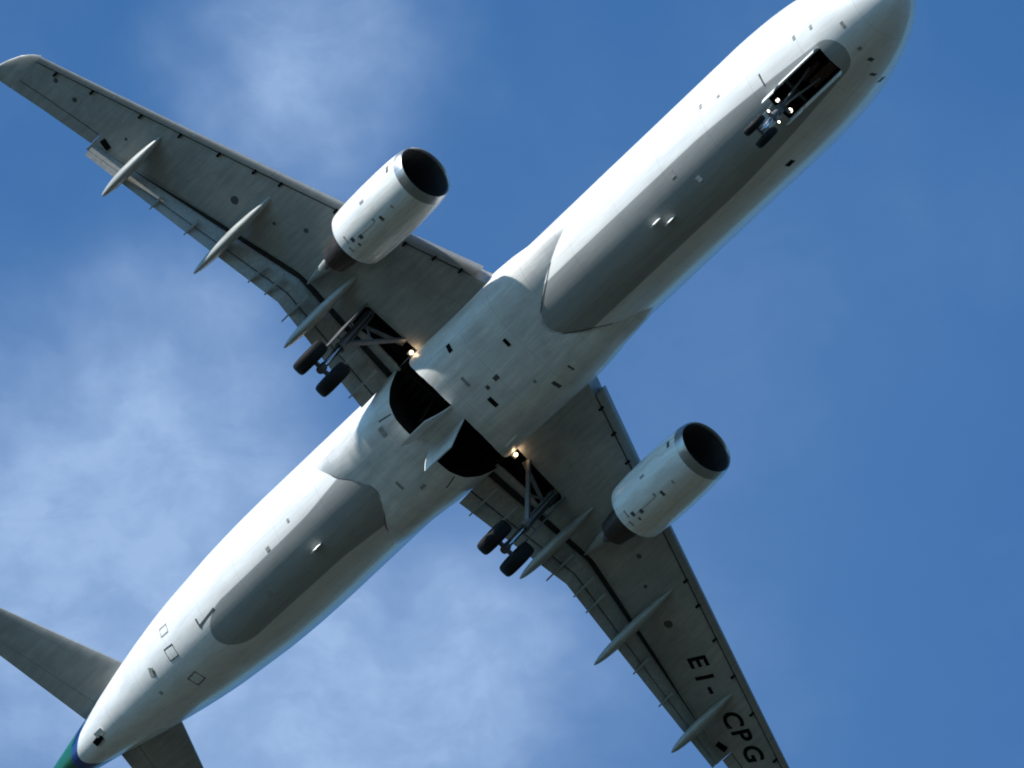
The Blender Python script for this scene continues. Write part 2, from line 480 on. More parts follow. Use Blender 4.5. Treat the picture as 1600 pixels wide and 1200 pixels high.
def zlow(x, a):
    c_ = le(a) - te_nom(a); s_ = min(max((le(a) - x) / c_, 0), 1)
    return zw(a) + tl(a) * (1 - max(naca(s_), 0) ** np.interp(s_, [0, .25, .6], [.55, .55, 1.0]) * tipk(a))
def zup(x, a):
    c_ = le(a) - te_nom(a); s_ = min(max((le(a) - x) / c_, 0), 1)
    return zw(a) + tl(a) + .6 * tc_ratio(a) * c_ * naca(s_) * tipk(a)


def bay_cut(s, top=-1.15):
    cb = MB()
    poly = [(-20.66, s * .28), (-20.70, s * 1.0), (-20.80, s * 1.4), (-20.98, s * 1.75), (-21.22, s * 2.0), (-21.3, s * 2.35), (-21.72, s * 2.35), (-22.0, s * 2.0), (-22.2, s * 1.85), (-22.42, s * 1.55), (-22.52, s * 1.1), (-22.5, s * .28)]
    cb.prism(poly, -3.0, top); return (cb, 'bay_lining')


def build_wing(s, label):
    """s = +1 port, -1 starboard"""
    W = []
    def ring(a, kind):
        L = le(a); c_ = L - te_nom(a)
        x0 = L - (np.interp(a, [2, 16], [.36, .27]) if a <= 16.05 else 0.0)
        if kind == 'flap': xh = hinge(a); xsh = xh - .48
        elif kind == 'ail': xh = te_nom(a) + .48; xsh = xh - .06
        else: xh = te_nom(a) + .012; xsh = xh - .01
        fr = [0, .004, .02, .05, .1, .17, .26, .37, .5, .63, .76, .88, 1.0]
        low = [(x0 + (xh - x0) * t, zlow(x0 + (xh - x0) * t, a)) for t in fr]
        zu_h = zup(xh, a); zu_s = zup(xsh, a); zl_h = low[-1][1]
        cove = [(xh + .01, zl_h + .35 * (zu_h - zl_h)), (xh, max(zu_h - .05, zl_h + .5 * (zu_h - zl_h))), (xsh, zu_s - .012)]
        up_ = [(x0 + (xsh - x0) * t, zup(x0 + (xsh - x0) * t, a)) for t in reversed(fr)]
        return [(x, s * a, z) for x, z in low + cove + up_]
    st = []
    for a in list(np.linspace(1.2, 6.2, 9)) + list(np.linspace(6.6, 13.17, 10)): st.append((a, 'flap'))
    st.append((13.175, 'ail'))
    for a in np.linspace(13.6, 16.0, 5): st.append((a, 'ail'))
    st.append((16.03, 'tip'))
    for a in (16.06, 16.1, 16.2, 16.3, 16.5, 16.68, 16.8, 16.86): st.append((a, 'tip'))
    mb = MB(); mb.loft([ring(a, k) for a, k in st])
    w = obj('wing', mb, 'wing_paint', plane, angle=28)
    w['label'] = label
    # leg bay carved into the lower skin
    cb = MB(); poly = [(-20.86, s * 1.5), (-20.98, s * 2.6), (-21.12, s * 3.95), (-21.22, s * 4.06), (-22.02, s * 4.0), (-21.98, s * 3.6), (-21.86, s * 3.3), (-21.86, s * 1.5)]
    cb.prism(poly, -2.0, -.80)
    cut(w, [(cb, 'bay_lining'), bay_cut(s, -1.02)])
    for p_ in w.data.polygons: p_.use_smooth = True
    w.data.set_sharp_from_angle(angle=math.radians(28))

    def part(name, mb, mats, **kw):
        return obj(name, mb, mats, w, **kw)
    # wing leading edge slats
    for a0, a1 in ((2.5, 5.3), (6.15, 8.765), (8.775, 11.215), (11.225, 13.665), (13.675, 16.06)):
        mb = MB(); rg = []
        for a in np.linspace(a0, a1, 6):
            L = le(a); d = -.05
            k = np.interp(a, [2, 16], [1.0, .72])
            lo = [(L - t * k, zlow(L - t * k, a) + d) for t in (.27, .2, .12, .06, .025, .007, 0)]
            hi = [(L - t * k, zup(L - t * k, a) + d) for t in (.007, .025, .06, .12, .25, .45, .7)]
            zm = (lo[0][1] + zup(L - .3 * k, a) + d) / 2
            inn = [(L - .69 * k, hi[-1][1] - .015), (L - .4 * k, zup(L - .4 * k, a) + d - .06), (L - .25 * k, zm), (L - .265 * k, lo[0][1] + .02)]
            rg.append([(x, s * a, z) for x, z in lo + hi + inn])
        mb.loft(rg); part('slat', mb, 'slat_paint')
    # slat tracks: little dark rollers bridging the gap
    for a in (2.9, 3.7, 4.6, 6.7, 8.4, 9.2, 10.3, 11.5, 12.73, 14.25, 15.4):
        mb = MB(); L = le(a)
        mb.box((L - .22, s * a, zlow(L - .3, a) - .02), (L - .43, s * a, zlow(L - .43, a) - .006), .07, .06)
        part('slat_track', mb, 'black_paint')
    # double slotted flaps
    AP = .72
    def flap(a0, a1, te0, te1):
        def seg(xa, xb, d0, d1, th, n=12):
            rg = []
            for a in np.linspace(a0, a1, n):
                hx = hinge_app(a) - .10; te = te0 + (te1 - te0) * (a - a0) / (a1 - a0); c_ = hx - te
                zb = zlow(hinge(a), a)                            # start tucked up in the cove
                z0_, z1_ = zb + (zw(a) - .56 - zb) * d0, zb + (zw(a) - .56 - zb) * d1
                x0_ = hx - c_ * xa + AP * (zw(a) - z0_); x1_ = hx - c_ * xb + AP * (zw(a) - z1_)
                t_ = th * c_
                pr = [(0, 0), (.03, -.22), (.12, -.42), (.3, -.5), (.6, -.34), (1, -.04), (1, .04), (.7, .30), (.35, .55), (.12, .5), (.03, .28)]
                rg.append([(x0_ + (x1_ - x0_) * k, s * a, z0_ + (z1_ - z0_) * k + h_ * t_) for k, h_ in pr])
            mb = MB(); mb.loft(rg); return mb
        part('flap', seg(.10, .60, .0, .55, .13), 'flap_paint')
        part('flap_tab', seg(.635, 1.0, .56, 1.0, .08), 'flap_paint')
        # black strips behind the slots, their colour standing in for the gap shadow
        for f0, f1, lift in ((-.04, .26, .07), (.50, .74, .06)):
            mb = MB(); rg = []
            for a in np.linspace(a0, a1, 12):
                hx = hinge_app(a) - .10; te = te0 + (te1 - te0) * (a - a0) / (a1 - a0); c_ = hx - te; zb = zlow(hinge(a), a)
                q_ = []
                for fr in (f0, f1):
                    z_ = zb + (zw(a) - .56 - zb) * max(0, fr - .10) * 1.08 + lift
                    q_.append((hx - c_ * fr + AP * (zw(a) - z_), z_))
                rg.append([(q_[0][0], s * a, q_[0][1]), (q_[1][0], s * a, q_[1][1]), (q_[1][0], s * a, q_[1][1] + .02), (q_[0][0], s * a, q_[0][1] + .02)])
            mb.loft(rg); part('flap_gap_shade', mb, 'gap_shade_grey')
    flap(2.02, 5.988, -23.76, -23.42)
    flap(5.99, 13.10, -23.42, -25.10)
    # flap track fairings (canoes)
    for a, xn, xt in ((4.9, -20.48, -24.40), (8.33, -20.83, -25.02), (11.87, -22.42, -25.64)):
        mb = MB(); rg = []; n = 22
        dz1 = .82
        xt_ = xt + AP * dz1
        for i in range(n):
            t_ = i / (n - 1); t_ = .5 - .5 * math.cos(math.pi * t_)
            x = xn + (xt_ - xn) * t_
            zc_ = zw(a) + .10 - (dz1 + .10) * (.92 * t_ + .08 * t_ ** 2.2)
            pr_ = (t_ ** .88) * ((1 - t_) ** .60) / .3855
            rw = max(.004, .180 * min(pr_, 1.0)); rh = max(.004, .28 * min(pr_, 1.0))
            rg.append([(x, s * a + rw * math.sin(w_), zc_ - rh * math.cos(w_)) for w_ in np.linspace(0, 2 * np.pi, 20, endpoint=False)])
        mb.loft(rg); part('flap_track_fairing', mb, 'pod_paint')
    # flap hinge brackets between the canoes
    for a in (6.42, 7.02, 9.35, 10.6, 5.5, 3.3, 2.5):
        mb = MB(); hx = hinge_app(a); te = np.interp(a, [2, 5.62, 6.3, 13.1], [-23.7, -23.62, -23.4, -25.1])
        q0 = (hx - .32 + AP * .16, s * a, zw(a) - .20); q1 = (te - .16 + AP * .62, s * a, zw(a) - .64)
        mb.box(q0, q1, .075, .16, taper=.55); part('flap_bracket', mb, 'pod_paint')
    # aileron
    mb = MB(); rg = []
    for a in np.linspace(13.19, 16.02, 6):
        T_ = te_nom(a); xh = T_ + .435
        rg.append([(x, s * a, z) for x, z in ((xh, zlow(xh, a)), (T_ + .2, zlow(T_ + .2, a)), (T_, zlow(T_, a) - .004), (T_, zup(T_, a) + .004), (T_ + .2, zup(T_ + .2, a)), (xh, zup(xh, a)))])
    mb.loft(rg); part('aileron', mb, 'wing_paint')
    # wingtip fence
    mb = MB(); fp = [(-25.55, .0), (-25.72, .06), (-25.9, .08), (-25.98, .0), (-25.95, -.24), (-25.75, -.28)]
    z0 = zw(16.86) + tl(16.86)
    mb.loft([[(x, s * (16.84), z0 + z) for x, z in fp], [(x, s * (16.90), z0 + z) for x, z in fp]]); part('wingtip_fence', mb, 'wing_paint')
    # small dark cover at the flap end, drain holes, pump covers
    mb = MB(); a = 13.0; x = -24.22
    mb.box((x, s * (a - .16), zlow(x, a) - .012), (x - .22, s * (a - .12), zlow(x - .3, a) - .012), .34, .05); part('hinge_cover', mb, 'black_paint')
    for x, a, rr in ((-24.1, 15.25, .075), (-24.05, 14.45, .08), (-22.1, 9.0, .14), (-20.9, 6.9, .08), (-23.6, 12.55, .05), (-21.6, 7.7, .06)):
        mb = MB(); zz = zlow(x, a); mb.lathe((x, s * a, zz + .01), (0, 0, -1), [(0, rr), (.02, rr), (.022, rr * .6)], 16, caps=True)
        part('access_cover', mb, 'dark_mark')
    # landing lamp folded out under the root
    mb = MB(); c0 = np.array((-21.05 + .04, s * 2.16, zlow(-21.0, 2.16) - .10))
    c0[0] = -21.06
    mb.box((c0[0] - .16, c0[1], c0[2] + .10), (c0[0] - .05, c0[1], c0[2] + .02), .16, .16)
    hs = part('landing_light', mb, 'strut_paint')
    mb = MB(); dirv = np.array((.75, 0, -.66)); dirv /= np.linalg.norm(dirv)
    mb.lathe(c0 - .03 * dirv, dirv, [(0, .02), (.005, .065), (.035, .068), (.05, .04), (.055, .005)], 20, caps=True)
    part('landing_lamp_glass', mb, 'lamp_warm')
    ld = bpy.data.lights.new('landing_lamp', 'POINT'); ld.energy = 0.9; ld.color = (1.0, .66, .38); ld.shadow_soft_size = .06
    lo = bpy.data.objects.new('landing_lamp', ld); COL.objects.link(lo); lo.parent = w
    lo.location = tuple(c0 + dirv * .13 - OFF)
    # struts and pipes inside the leg bay
    mb = MB()
    for (x0, a0, x1, a1, rr) in ((-21.0, 1.9, -21.2, 3.9, .04), (-21.4, 1.9, -21.55, 3.6, .05), (-21.05, 2.9, -21.6, 3.0, .045), (-21.1, 3.4, -21.7, 3.5, .06), (-21.0, 2.3, -21.6, 2.35, .035)):
        mb.tube((x0, s * a0, -.93), (x1, s * a1, -.86), rr, n=8)
    part('bay_pipes', mb, 'bay_pipes')
    # fixed light-coloured fillet panel behind the bay
    mb = MB(); mb.box((-21.96, s * 2.0, zlow(-22.0, 2.0) - .03), (-21.96, s * 3.25, zlow(-22.0, 3.25) - .03), .15, .035); part('bay_panel', mb, 'pod_paint')
    return w


wing_p = build_wing(1, 'left wing carrying the black registration EI-CPG')
wing_s = build_wing(-1, 'right wing, underside brushed by sunlight')

# registration under the left wing, letter by letter, wrapped on the lower skin
for ch, x, y in (('E', -22.33, 10.45), ('I', -22.62, 10.94), ('-', -22.76, 11.40), ('C', -23.15, 12.47), ('P', -23.36, 13.01), ('G', -23.63, 13.65)):
    cu = bpy.data.curves.new('letter', 'FONT'); cu.body = ch; cu.size = .86; cu.resolution_u = 4
    cu.align_x = 'CENTER'; cu.offset = .022
    cu.shear = .0
    to = bpy.data.objects.new('letter', cu); COL.objects.link(to)
    bpy.context.view_layer.update()
    dg = bpy.context.evaluated_depsgraph_get()
    me = bpy.data.meshes.new_from_object(to.evaluated_get(dg), depsgraph=dg)
    bpy.data.objects.remove(to)
    me.name = 'registration_letter'
    bm = bmesh.new(); bm.from_mesh(me)
    bmesh.ops.triangulate(bm, faces=bm.faces)
    bmesh.ops.subdivide_edges(bm, edges=bm.edges, cuts=1)
    ba = np.array((-.44, .898)); upv = np.array((.898, .44))       # along the span, towards the leading edge
    for v in bm.verts:
        lx, ly = v.co.x * .98, v.co.y - .30
        X_, Y_ = np.array((x - .10, y)) + ba * lx + upv * ly
        v.co = Vector((X_, Y_, zlow(X_, abs(Y_)) - .007)) - Vector(OFF)
    ex = bmesh.ops.extrude_face_region(bm, geom=bm.faces[:])
    for el in ex['geom']:
        if isinstance(el, bmesh.types.BMVert): el.co.z += .005
    bmesh.ops.recalc_face_normals(bm, faces=bm.faces)
    bm.to_mesh(me); bm.free()
    me.materials.clear(); me.materials.append(MAT['black_paint'])
    lo = bpy.data.objects.new('registration_letter', me); COL.objects.link(lo); lo.parent = wing_p

# ---- belly fairing
FAIR = [(13.8, 1.72, -1.15), (14.6, 1.93, -1.49), (15.04, 1.97, -1.68), (15.8, 2.02, -1.91), (16.5, 2.10, -2.085), (17.5, 2.14, -2.25), (19, 2.11, -2.345), (20.5, 2.10, -2.36),
        (22, 2.09, -2.36), (23.5, 2.05, -2.31), (24.4, 1.97, -2.19), (25.05, 1.92, -2.075), (25.9, 1.87, -1.85), (26.6, 1.78, -1.52), (27.4, 1.58, -1.05)]
xs_ = sorted(set([a[0] for a in FAIR] + list(np.linspace(13.9, 27.3, 50))))
fr_ = smooth_tab(FAIR, xs_)
rings = []
ZC = -.70
for x, (w, zb) in zip(xs_, fr_):
    rg = []
    for j in range(41):
        t_ = math.pi * j / 40; cs, sn = -math.cos(t_), math.sin(t_); e_ = 2 / 3.0
        rg.append((-x, w * math.copysign(abs(cs) ** e_, cs), ZC - (ZC - zb) * (sn ** e_)))
    rg += [(-x, w * .8, ZC + .3), (-x, -w * .8, ZC + .3)]
    rings.append(rg)
mb = MB(); mb.loft(rings)
fairing = obj('belly_fairing', mb, 'fairing_paint', plane, angle=40)


cutters = [bay_cut(1), bay_cut(-1)]
cut(fairing, cutters)
nb_ = MB(); nb_.prism([(-2.88, -.43), (-2.88, .43), (-5.25, .43), (-5.25, -.43)], -2.6, -1.15)
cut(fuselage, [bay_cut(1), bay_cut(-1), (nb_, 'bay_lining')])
for o_, an in ((fairing, 40), (fuselage, 35)):
    for p_ in o_.data.polygons: p_.use_smooth = True
    o_.data.set_sharp_from_angle(angle=math.radians(an))

for s in (1, -1):
    # bay doors hanging open from the keel, curved skins
    mb = MB(); rg = []
    for k in range(9):
        t_ = k / 8
        yo = .27 + .27 * t_ - .04 * math.sin(math.pi * t_); zo = -2.345 - 1.0 * t_
        xf = -20.70 - .34 * t_ ** 2; xr = -22.44 + .10 * t_ ** 2
        rg.append([(xf, s * (yo - .018), zo), (xf, s * (yo + .018), zo + .006), (xr, s * (yo + .018), zo + .006), (xr, s * (yo - .018), zo)])
    mb.loft(rg)
    d_ = obj('gear_bay_door', mb, 'fairing_paint', fairing)
    mb = MB(); mb.tube((-21.2, s * .75, -1.6), (-21.45, s * .62, -2.95), .03, n=8); obj('door_actuator', mb, 'black_paint', fairing)
    # pipes in the bay
    mb = MB()
    for k in range(6):
        yy = s * (.4 + .26 * k); mb.tube((-20.8, yy, -1.28 - .05 * (k % 2)), (-22.35, yy, -1.3), .035 + .012 * (k % 3), n=8)
    mb.tube((-21.5, s * .3, -1.4), (-21.6, s * 1.9, -1.4), .06, n=8)
    obj('bay_pipes', mb, 'bay_pipes', fairing)
    mb = MB(); mb.box((-22.47, s * 1.32, -2.33), (-22.95, s * 1.40, -2.35), .03, .05); obj('drain_pipe', mb, 'black_paint', fairing)


def fair_bottom(x, y):
    w, zb = smooth_tab(FAIR, [-x])[0]
    return ZC - (ZC - zb) * (1 - min(abs(y) / w, 1) ** 3) ** (1 / 3)


def plate(name, parent, x, y, lx, ly, mat, zf, rot=0.0, th=.012, ring=0.0):
    mb = MB(); c_, s_ = math.cos(rot), math.sin(rot)
    def P(a, b): return (x + a * c_ - b * s_, y + a * s_ + b * c_)
    def quad(x0, x1, y0, y1):
        top = []; bot = []
        for a, b in ((x0, y0), (x1, y0), (x1, y1), (x0, y1)):
            X_, Y_ = P(a, b); z = zf(X_, Y_)
            top.append((X_, Y_, z + .004)); bot.append((X_, Y_, z - th))
        mb.loft([top, bot])
    if ring:
        quad(-lx / 2, lx / 2, -ly / 2, -ly / 2 + ring); quad(-lx / 2, lx / 2, ly / 2 - ring, ly / 2)
        quad(-lx / 2, -lx / 2 + ring, -ly / 2 + ring, ly / 2 - ring); quad(lx / 2 - ring, lx / 2, -ly / 2 + ring, ly / 2 - ring)
    else: quad(-lx / 2, lx / 2, -ly / 2, ly / 2)
    return obj(name, mb, mat, parent, smooth=False)


# vents and scoops under the fairing
for x, y, lx, ly, mt_ in ((-19.42, -1.53, .17, .22, 'black_paint'), (-17.70, -.50, .12, .26, 'black_paint'), (-18.82, .03, .2, .14, 'dark_mark'), (-19.28, .07, .12, .12, 'dark_mark'),
                          (-19.53, .49, .16, .34, 'black_paint'), (-17.65, 1.42, .13, .28, 'dark_mark'), (-23.2, -1.1, .2, .3, 'grey_mark'), (-18.0, .9, .1, .1, 'grey_mark'), (-16.9, 1.35, .06, .22, 'dark_mark'),
                          (-19.7, -.5, .1, .34, 'grey_mark'), (-24.2, .4, .1, .3, 'grey_mark'), (-23.6, .9, .22, .1, 'grey_mark')):
    plate('vent', fairing, x, y, lx, ly, mt_, fair_bottom)
mb = MB(); mb.box((-20.05, 1.70, fair_bottom(-20.05, 1.7) - .03), (-20.55, 1.72, fair_bottom(-20.5, 1.7) - .05), .05, .10); obj('drain_mast', mb, 'antenna_white', fairing)
# rubbing strip sealing the front and rear edges of the fairing
for k, E_ in enumerate(([(-15.04, -1.28), (-15.46, -.97), (-16.0, -.62), (-16.36, -.38), (-16.52, 0), (-16.36, .38), (-16.0, .62), (-15.46, .97), (-15.04, 1.28)],
                        [(-26.15, -1.25), (-25.97, -1.03), (-25.42, -.65), (-25.12, -.35), (-25.02, 0), (-25.12, .35), (-25.42, .65), (-25.97, 1.03), (-26.15, 1.25)])):
    P_ = np.array(E_); tt_ = np.linspace(0, len(P_) - 1, 49)
    px = np.interp(tt_, range(len(P_)), P_[:, 0]); py = np.interp(tt_, range(len(P_)), P_[:, 1])
    for _ in range(3):
        px[1:-1] = (px[:-2] + px[1:-1] * 2 + px[2:]) / 4; py[1:-1] = (py[:-2] + py[1:-1] * 2 + py[2:]) / 4
    mb = MB(); rg = []
    for x, y in zip(px, py):
        z = fus_bottom(x, y); rg.append([(x - .022, y, z - .010), (x + .022, y, z - .010), (x + .022, y, z + .01), (x - .022, y, z + .01)])
    mb.loft(rg); obj('fairing_seal', mb, 'dark_mark', fairing)

# belly antennas, plates and marks on the fuselage
def blade(x, y, h, c_):
    mb = MB(); z = fus_bottom(x, y) + .02
    pr = [(.5, 0), (.3, .35), (0, .5), (-.3, .35), (-.5, 0), (-.3, -.35), (0, -.5), (.3, -.35)]
    mb.loft([[(x + a * c_, y + b * .07, z) for a, b in pr], [(x + a * c_ * .55 - c_ * .2, y + b * .045, z - h) for a, b in pr]])
    return obj('blade_antenna', mb, 'antenna_white', fuselage)
blade(-11.0, -.05, .26, .40); blade(-10.6, .20, .26, .40); blade(-28.05, .06, .28, .44)
for x, y, a, b, mt_ in ((-8.9, -.09, .16, .16, 'antenna_white'), (-9.55, -.73, .18, .2, 'grey_mark'), (-2.81, -1.04, .1, .1, 'grey_mark'), (-3.48, -1.15, .1, .1, 'grey_mark'), (-1.88, -.48, .1, .16, 'grey_mark'),
                        (-2.13, .82, .12, .14, 'dark_mark'), (-2.82, 1.50, .2, .06, 'dark_mark'), (-2.6, 1.2, .1, .14, 'dark_mark'), (-6.72, 1.42, .30, .12, 'black_paint'), (-6.81, -1.42, .12, .05, 'grey_mark'), (-2.01, .36, .12, .1, 'grey_mark'),
                        (-7.6, -1.55, .12, .1, 'grey_mark'), (-5.1, -.92, .06, .34, 'dark_mark'), (-29.6, -.9, .16, .12, 'grey_mark'), (-30.6, .1, .14, .14, 'grey_mark'), (-28.4, -1.1, .1, .1, 'grey_mark')):
    plate('access_plate', fuselage, x, y, a, b, mt_, fus_bottom)
plate('dark_l_mark', fuselage, -33.15, -.66, .95, .075, 'dark_mark', fus_bottom, rot=-.12)  # dark L on the aft belly, laid as two thin plates
plate('dark_l_mark', fuselage, -33.62, -.70, .075, .30, 'dark_mark', fus_bottom)
for x, y in ((-35.4, -.60), (-35.4, .50)):
    plate('access_hatch', fuselage, x, y, .50, .40, 'dark_mark', fus_bottom, rot=.05 * (1 if y < 0 else -1), ring=.03)
plate('access_hatch', fuselage, -35.3, -1.22, .45, .22, 'grey_mark', fus_bottom, ring=.03)
plate('access_plate', fuselage, -36.7, -.56, .22, .26, 'grey_mark', fus_bottom, rot=.4)
plate('access_plate', fuselage, -36.62, -.48, .10, .2, 'dark_mark', fus_bottom, rot=.4)
plate('access_plate', fuselage, -37.0, .1, .12, .12, 'grey_mark', fus_bottom)
# auxiliary power intake, flap open under the tail cone
mb = MB(); mb.box((-40.55, -.12, fus_bottom(-40.6, -.12) - .02), (-41.0, -.07, fus_bottom(-41.0, -.07) - .02), .20, .08, up=(0, 0, 1)); obj('power_unit_intake', mb, 'black_paint', fuselage)
mb = MB(); mb.box((-40.3, -.26, fus_bottom(-40.3, -.26) - .03), (-40.7, -.25, fus_bottom(-40.7, -.25) - .08), .18, .03); obj('intake_flap', mb, 'antenna_white', fuselage)

# ---- engines
def build_engine(s, label):
    cy, cz, x0 = s * 5.75, -2.18, -15.42
    e = None
    mb = MB()
    out = [(-.30, .952), (-.75, .985), (-1.3, 1.0), (-2.0, 1.0), (-2.7, .985), (-3.15, .958), (-3.40, .930), (-3.42, .916), (-3.2, .90), (-2.6, .88)]
    mb.lathe((x0, cy, cz), (1, 0, 0), [(a, b) for a, b in out], 64)
    e = obj('engine', mb, 'nacelle_paint', plane, angle=50)
    e['label'] = label
    mb = MB()
    lip = [(-.298, .951), (-.2, .938), (-.1, .920), (-.04, .902), (0, .878), (-.015, .858), (-.05, .844), (-.10, .835)]
    mb.lathe((x0, cy, cz), (1, 0, 0), lip, 64); obj('inlet_lip', mb, 'lip_metal', e, angle=60)
    mb = MB(); mb.lathe((x0, cy, cz), (1, 0, 0), [(-.10, .835), (-.3, .82), (-.5, .82), (-.9, .845), (-1.35, .86), (-1.5, .86)], 64); obj('inlet_duct', mb, 'inlet_lining', e)
    mb = MB()
    for k in range(36):
        w0 = 2 * math.pi * k / 36
        pt = []
        for rr, tw in ((.24, .5), (.45, .75), (.65, .95), (.85, 1.1)):
            ch = .085 + .05 * rr
            for sg in (-1, 1):
                an = w0 + sg * ch * math.sin(tw) / rr
                pt.append((x0 - 1.18 - sg * ch * math.cos(tw), cy + rr * math.cos(an), cz + rr * math.sin(an)))
        mb.add(pt, [(2 * i, 2 * i + 1, 2 * i + 3, 2 * i + 2) for i in range(3)])
    mb.lathe((x0 - 1.42, cy, cz), (1, 0, 0), [(0, .86), (.001, .2)], 40)
    obj('fan', mb, 'fan_metal', e, recalc=False)
    mb = MB(); mb.lathe((x0 - 1.2, cy, cz), (1, 0, 0), [(0, .27), (.12, .25), (.3, .17), (.46, .05), (.48, .005)], 32); obj('spinner', mb, 'nozzle_metal', e)
    mb = MB(); mb.lathe((x0, cy, cz), (1, 0, 0), [(-2.6, .66), (-3.2, .62), (-3.8, .55), (-4.35, .46), (-4.55, .43), (-4.54, .40), (-4.2, .40)], 40); obj('core_nozzle', mb, 'nozzle_metal', e)
    mb = MB(); mb.lathe((x0, cy, cz), (1, 0, 0), [(-4.0, .30), (-4.4, .29), (-4.8, .17), (-5.05, .03), (-5.06, .002)], 32); obj('exhaust_plug', mb, 'nozzle_metal', e)
    mb = MB(); mb.lathe((x0, cy, cz), (1, 0, 0), [(-2.62, .90), (-2.63, .6)], 40); obj('fan_duct', mb, 'black_paint', e)
    # pylon
    rg = []
    for x, zt, zb, w in ((-16.2, -1.22, -1.30, .05), (-16.8, -.95, -1.3, .28), (-18.0, -.75, -1.35, .42), (-18.9, -.7, -1.50, .46), (-19.6, -.7, -1.62, .46), (-20.3, -.75, -1.55, .44), (-21.0, -.85, -1.36, .36), (-21.7, -.9, -1.2, .2), (-22.1, -.92, -1.1, .05)):
        rg.append([(x, cy - w / 2, zt), (x, cy + w / 2, zt), (x, cy + w / 2, zb + .06), (x, cy + w * .3, zb), (x, cy - w * .3, zb), (x, cy - w / 2, zb + .06)])
    mb = MB(); mb.loft(rg); obj('pylon', mb, 'pod_paint', e, angle=50)
    # cowl vents, drain marks and latches
    def cowl(x, deg, l, w, mt_, nm='cowl_vent'):
        mb = MB(); top = []; bot = []
        for dx, da in ((-l / 2, -w / 2), (l / 2, -w / 2), (l / 2, w / 2), (-l / 2, w / 2)):
            rr = float(np.interp(-(x + dx - x0), [-v[0] for v in out[:7]], [v[1] for v in out[:7]])); an = math.radians(deg) + da / rr
            for lst, d2 in ((bot, -.01), (top, .012)): lst.append((x + dx, cy + (rr + d2) * math.sin(an), cz - (rr + d2) * math.cos(an)))
        mb.loft([bot, top]); obj(nm, mb, mt_, e, smooth=False)
    for x, dg_, l, w, mt_ in ((-16.0, -62, .10, .22, 'dark_mark'), (-17.0, 2, .10, .17, 'dark_mark'), (-17.25, -6, .07, .10, 'grey_mark'), (-17.3, -45, .18, .08, 'grey_mark'), (-18.0, 0, .12, .13, 'dark_mark'), (-18.3, -6, .12, .14, 'dark_mark'),
                              (-18.25, 8, .06, .1, 'dark_mark'), (-18.5, -14, .05, .25, 'grey_mark'), (-18.6, 5, .05, .2, 'grey_mark'), (-17.7, -2, .9, .012, 'grey_mark'), (-16.45, 0, .05, .12, 'grey_mark')):
        cowl(x, dg_, l, w, mt_)
    return e


build_engine(1, 'left engine, shaded by the fuselage')
build_engine(-1, 'right engine in full sun')

# ---- main landing gear
def wheel(parent, c, r_, w, nm='tyre'):
    prof = [(-w * .28, r_ * .58), (-w * .46, r_ * .68), (-w * .5, r_ * .80), (-w * .46, r_ * .91), (-w * .34, r_ * .98), (-w * .15, r_), (w * .15, r_), (w * .34, r_ * .98), (w * .46, r_ * .91), (w * .5, r_ * .80), (w * .46, r_ * .68), (w * .28, r_ * .58)]
    mb = MB(); mb.lathe(c, (0, 1, 0), prof, 40); t_ = obj('tyre', mb, 'tyre_rubber', parent)
    mb = MB(); mb.lathe(c, (0, 1, 0), [(-w * .30, .02), (-w * .30, r_ * .2), (-w * .22, r_ * .3), (-w * .22, r_ * .5), (-w * .30, r_ * .59), (w * .30, r_ * .59), (w * .22, r_ * .5), (w * .22, r_ * .3), (w * .30, r_ * .2), (w * .30, .02)], 28, caps=True)
    obj('wheel_hub', mb, 'wheel_metal', t_)
    return t_


